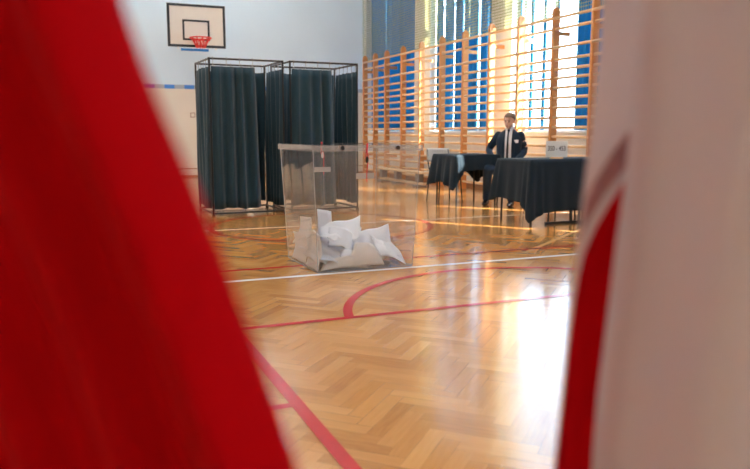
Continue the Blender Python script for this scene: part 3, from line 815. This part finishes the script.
# hair cap
bm = NB()
ellipsoid(bm, HC + HR @ Vector((0, -.018, .042)), (.080, .095, .080), 32, 24, HR.to_3x3())
hi = HR.inverted()
kill = []
for v in bm.verts:
    q = hi @ (v.co - HC)
    front = q.y > .0
    lim = .055 if q.y > .055 else (.055 - (.055 - q.y) * .75 if q.y > -.02 else -.005 - (.0 - q.y - .02) * .6)
    if q.z < lim: kill.append(v)
bmesh.ops.delete(bm, geom=kill, context='VERTS')
link_mesh('hair', bm, MT['hair'], P, smooth=True, mods=[('solid', .006)])
# jacket
bm = NB()
loft(bm, [(0, 0, .47, .185, .145), (0, 0, .56, .185, .14), (0, .01, .70, .168, .128), (0, .01, .88, .188, .132), (0, .0, .97, .188, .12), (0, -.005, 1.03, .150, .095), (0, -.005, 1.07, .09, .07), (0, -.005, 1.095, .066, .060)])
for sh, el, wr in ((SHR, ELR, WRR), (SHL, ELL, WRL)):
    w2 = Vector(el).lerp(Vector(wr), .88)
    limb(bm, [sh, Vector(sh).lerp(Vector(el), .5) + Vector((0, 0, .01)), el, w2], [.062, .058, .050, .040])
link_mesh('suit_jacket', remeshed(bm, .008, 4), MT['suit'], P, smooth='keep')
for p in COL.objects[-1].data.polygons: p.use_smooth = True
def front_y(z, x):      # jacket front surface
    tb = [(.47, .145), (.56, .14), (.70, .138), (.88, .142), (.97, .122), (1.03, .095), (1.085, .066)]
    ry = lerp_table(tb, z); rx = lerp_table([(.47, .185), (.70, .168), (.88, .188), (.97, .19), (1.03, .15), (1.085, .08)], z)
    return ry * sqrt(max(.05, 1 - (x / rx) ** 2))
def patch(name, xs0, xs1, z0, z1, off, m, nz=14, th=.004, nx=6):
    bm = NB()
    def fn(u, v):
        z = z0 + (z1 - z0) * v; a, b = xs0(v), xs1(v); x = a + (b - a) * u
        return (x, front_y(z, x) + off, z)
    grid(bm, fn, nx, nz); return link_mesh(name, bm, m, P, smooth=True, mods=[('solid', th)])
patch('shirt', lambda v: -.062 + .010 * v, lambda v: .046 - .0 * v, .50, 1.088, .006, MT['shirt'])
patch('tie', lambda v: -.012 + .004 * v, lambda v: .024 - .012 * v, .58, 1.07, .014, MT['tie'])
bm = NB(); ellipsoid(bm, (0, .088, 1.07), (.019, .012, .018)); link_mesh('tie_knot', bm, MT['tie'], P, smooth=True)
for s in (1, -1):
    patch('lapel', lambda v: s * (.050 + .004 * v), lambda v: s * (.066 + .034 * sin(pi * min(1, v * 1.15)) ** 1.0), .62, 1.08, .014, MT['suit'], th=.006)
bm = NB(); tube(bm, [(.058 * cos(a * pi / 12 + pi / 2 + .35), .008 + .060 * sin(a * pi / 12 + pi / 2 + .35), 1.098 + .012 * (a > 3 and a < 19)) for a in range(22)], .011, 8, ra=.020); link_mesh('shirt_collar', bm, MT['shirt'], P, smooth=True)
t_ = NB(); box(t_, -.145, -.085, front_y(.93, .11) + .012, front_y(.93, .11) + .016, .895, .94); link_mesh('name_badge', t_, MT['shirt'], P)
# cuffs
bm = NB()
for el, wr in ((ELR, WRR), (ELL, WRL)): tube(bm, [Vector(el).lerp(Vector(wr), .84), Vector(el).lerp(Vector(wr), .97)], [.036, .034], 12)
link_mesh('shirt_cuffs', bm, MT['shirt'], P, smooth=True)
# trousers
bm = NB()
loft(bm, [(0, .0, .455, .16, .13), (0, .0, .52, .165, .13), (0, .0, .60, .155, .12)])
for hp, kn, an in ((HPR, KNR, ANR), (HPL, KNL, ANL)):
    limb(bm, [hp, kn], [.098, .072]); limb(bm, [kn, Vector(kn).lerp(Vector(an), .5), an], [.070, .062, .055])
link_mesh('trousers', remeshed(bm, .008, 4), MT['suit'], P, smooth='keep')
for p in COL.objects[-1].data.polygons: p.use_smooth = True
for an in (ANR, ANL):
    bm = NB(); a = Vector(an)
    limb(bm, [(a.x, a.y - .05, .045), (a.x, a.y + .04, .045), (a.x, a.y + .13, .036), (a.x, a.y + .19, .030)], [.040, .042, .044, .028], flat=.85)
    limb(bm, [(a.x, a.y - .01, .05), (a.x, a.y, .10)], [.042, .040])
    b2 = remeshed(bm, .006, 2)
    for v in b2.verts: v.co.z = max(v.co.z, .002)
    link_mesh('shoe', b2, MT['shoe'], P, smooth='keep')

# ------------------------------------------------------------------ flags close to the camera
HY = radians(22.8)
RV, NV = Vector((cos(HY), -sin(HY), 0)), Vector((sin(HY), cos(HY), 0))
def fpt(a, d, z): return RV * a + NV * d + Vector((0, 0, z))
LE = [(.50, .020), (.807, -.060), (.86, -.077), (.897, -.089), (.933, -.101), (.969, -.113), (1.004, -.126), (1.038, -.139), (1.071, -.152), (1.104, -.164), (1.137, -.174), (1.45, -.262)]
t = thing('flag', 'red part of a hanging flag, blurred close up along the left of the picture', 'flag')
def left_cloth(u, v):
    z = .35 + 1.15 * v; e = lerp_table(LE, z)
    a = e - .55 * u
    ph = u * 22 + .6 * sin(3 * z)
    d = .525 - .055 * sin(min(u / .09, 1) * pi / 2) + .24 * (1 - math.exp(-max(0, u - .09) / .10)) + .25 * max(0, u - .09) + .022 * sin(ph) * min(1, u * 4)
    k = .74; return fpt(a * k - .001, d * k, 1.05 + (z - 1.05) * k)
bm = NB(); grid(bm, left_cloth, 70, 40); link_mesh('red_stripe', bm, MT['flag_red'], t, smooth=True, mods=[('solid', .0012)])
bm = NB()
def left_white(u, v):
    p = left_cloth(u, 1); return p + Vector((0, 0, .35 * v))
grid(bm, left_white, 70, 14); link_mesh('white_stripe', bm, MT['flag_white'], t, smooth=True, mods=[('solid', .0012)])

RE = [(.45, .112), (.807, .130), (.86, .134), (.897, .136), (.933, .139), (.969, .141), (1.004, .143), (1.038, .146), (1.071, .148), (1.104, .150), (1.137, .151), (1.5, .155)]
SE = [(.45, .112), (.807, .1300), (.829, .131), (.874, .135), (.919, .139), (.947, .142), (.969, .146), (.99, .154), (1.007, .163), (1.023, .173)]
FE = [(.45, .160), (.831, .158), (.879, .160), (.925, .164), (.977, .168), (1.026, .173), (1.057, .174), (1.093, .175), (1.128, .176), (1.5, .180)]   # at .50 m
t = thing('flag', 'white flag with a red fold, blurred close up along the right of the picture', 'flag')
def fp2(a, d, z):        # hangs a good arm's length away
    k = 1.5; return fpt(a * k, d * k, 1.05 + (z - 1.05) * k)
D0 = .50
bm = NB()
def rear_white(u, v):       # from the free edge inwards, above the seam
    z = .45 + 1.0 * v; e = lerp_table(RE, z)
    s = lerp_table(SE, z) if z < 1.023 else .19
    s = max(s, e + .0015)
    a = e + (s - e) * u
    return fp2(a, D0 - .006 * sin(pi * min(1, (a - e) / .05)), z)
grid(bm, rear_white, 14, 60); link_mesh('white_stripe', bm, MT['flag_white'], t, smooth=True, mods=[('solid', .0010)])
bm = NB()
def rear_red(u, v):
    z = .45 + .573 * v; s = lerp_table(SE, z); s = max(s, lerp_table(RE, z) + .0015)
    f = max(lerp_table(FE, z) + .02, s + .001)
    return fp2(s + (f - s) * u, D0 + .002 + .004 * sin(6 * u), z)
grid(bm, rear_red, 10, 50); link_mesh('red_stripe', bm, MT['flag_red'], t, smooth=True, mods=[('solid', .0010)])
# hem band above the red, seen through the cloth
bd0 = [(.139, .972), (.146, .990), (.156, 1.008), (.166, 1.022), (.178, 1.036)]
bd1 = [(.139, .994), (.148, 1.016), (.161, 1.038), (.172, 1.053), (.182, 1.066)]
bm = NB()
def band(u, v):
    i = min(int(u * 4), 3); f = u * 4 - i
    p = Vector(bd0[i]).lerp(Vector(bd0[i + 1]), f); q = Vector(bd1[i]).lerp(Vector(bd1[i + 1]), f)
    r_ = p.lerp(q, v); e = lerp_table(RE, r_.y)
    return fp2(max(r_.x, e), D0 - .0085, r_.y)
grid(bm, band, 16, 4); link_mesh('seam_band', bm, MT['flag_band'], t, smooth=True, mods=[('solid', .0008)])
# front fold
bm = NB()
def front_fold(u, v):
    z = .42 + 1.05 * v; f = lerp_table(FE, z)
    a = f * .94 + .42 * u
    d = D0 * .94 - .012 - .018 * sin(min(u / .16, 1) * pi / 2) + .012 * sin(u * 30 + .5 * z) * min(1, u * 8) - .0 * u + .06 * u
    if u < .02: d += .012 * (1 - u / .02)
    return fp2(a, d, z)
grid(bm, front_fold, 80, 30); link_mesh('white_fold', bm, MT['flag_white'], t, smooth=True, mods=[('solid', .0012)])
# the poles the flags hang from, outside the frame
for s, lb in ((-1, 'flag pole holding the red flag on the left'), (1, 'flag pole holding the white flag on the right')):
    a = -.62 if s < 0 else .895
    b_ = fpt(a, .72 if s < 0 else .76, 0)
    t = thing('flag_pole', lb, 'flag pole', b_, 0)
    bm = NB(); tube(bm, [(0, 0, .03), (0, 0, 2.3)], .016, 12); link_mesh('pole', bm, MT['pole'], t, smooth=False)
    bm = NB(); tube(bm, [(0, 0, 0), (0, 0, .03)], .13, 28); link_mesh('base', bm, MT['blackm'], t)
    bm = NB(); ellipsoid(bm, (0, 0, 2.33), (.025, .025, .045)); link_mesh('finial', bm, MT['chrome'], t, smooth=True)

# ------------------------------------------------------------------ added fill panels under the ceiling, out of view
for ix in range(3):
    for iy in range(5):
        x, y = -4.4 + ix * 4.2, 0.2 + iy * 3.9
        if ix == 0 and iy < 2: continue
        t = thing('ceiling_lamp', 'long fluorescent lamp on the hall ceiling above the view', 'lamp', (x, y, ZC), 0, 'ceiling lamps of the hall')  # invented fixture, put in to brighten the interior
        bm = NB(); box(bm, -.16, .16, -.8, .8, -.07, 0); link_mesh('housing', bm, MT['white_frame'], t)
        bm = NB(); box(bm, -.14, .14, -.76, .76, -.085, -.07); link_mesh('diffuser', bm, MT['lamp'], t)

# ------------------------------------------------------------------ light
W = bpy.data.worlds.new('sky'); S.world = W; W.use_nodes = True
N = W.node_tree.nodes; L = W.node_tree.links; bg = N['Background']
tc = N.new('ShaderNodeTexCoord'); sp = N.new('ShaderNodeSeparateXYZ'); L.new(tc.outputs['Generated'], sp.inputs[0])
rp = N.new('ShaderNodeValToRGB'); L.new(sp.outputs[2], rp.inputs[0])
rp.color_ramp.elements[0].position = .0; rp.color_ramp.elements[0].color = (.60, .81, 1, 1)
rp.color_ramp.elements[1].position = .8; rp.color_ramp.elements[1].color = (.50, .72, 1, 1)
L.new(rp.outputs[0], bg.inputs[0]); bg.inputs[1].default_value = 5.2
sd = Vector((-.62, .78, -.85)).normalized()
sun = bpy.data.lights.new('sun', 'SUN'); sun.energy = 18; sun.angle = radians(.6); sun.color = (1, .93, .82)
so = bpy.data.objects.new('sun', sun); COL.objects.link(so); so.rotation_euler = sd.to_track_quat('-Z', 'Y').to_euler()
# portals in the window openings guide the daylight sampling
for i, (y0, y1) in enumerate(WINS):
    l = bpy.data.lights.new('daylight', 'AREA'); l.shape = 'RECTANGLE'; l.size = y1 - y0; l.size_y = WTOP - SILL
    l.cycles.is_portal = True
    o = bpy.data.objects.new('daylight', l); COL.objects.link(o)
    o.location = (XR + WT + .02, (y0 + y1) / 2, (SILL + WTOP) / 2); o.rotation_euler = Vector((-1, 0, 0)).to_track_quat('-Z', 'Z').to_euler()

# ------------------------------------------------------------------ camera
cam = bpy.data.cameras.new('camera'); co = bpy.data.objects.new('camera', cam); COL.objects.link(co)
co.location = (0, 0, 1.05); co.rotation_euler = (pi / 2 - math.atan(102.5 / 727), 0, -math.atan(309 / 734.2))
cam.sensor_width = 36; cam.lens = 727 / 750 * 36; cam.clip_start = .02; cam.clip_end = 200
cam.dof.use_dof = True; cam.dof.focus_distance = 5.5; cam.dof.aperture_fstop = 2.6
S.camera = co
S.view_settings.view_transform = 'Standard'; S.view_settings.look = 'None'; S.view_settings.gamma = 1
S.view_settings.use_curve_mapping = False; S.view_settings.exposure = 1.58
S.cycles.max_bounces = 10; S.cycles.diffuse_bounces = 4; S.cycles.glossy_bounces = 4; S.cycles.transparent_max_bounces = 40
S.cycles.use_denoising = True; S.cycles.sample_clamp_indirect = 8
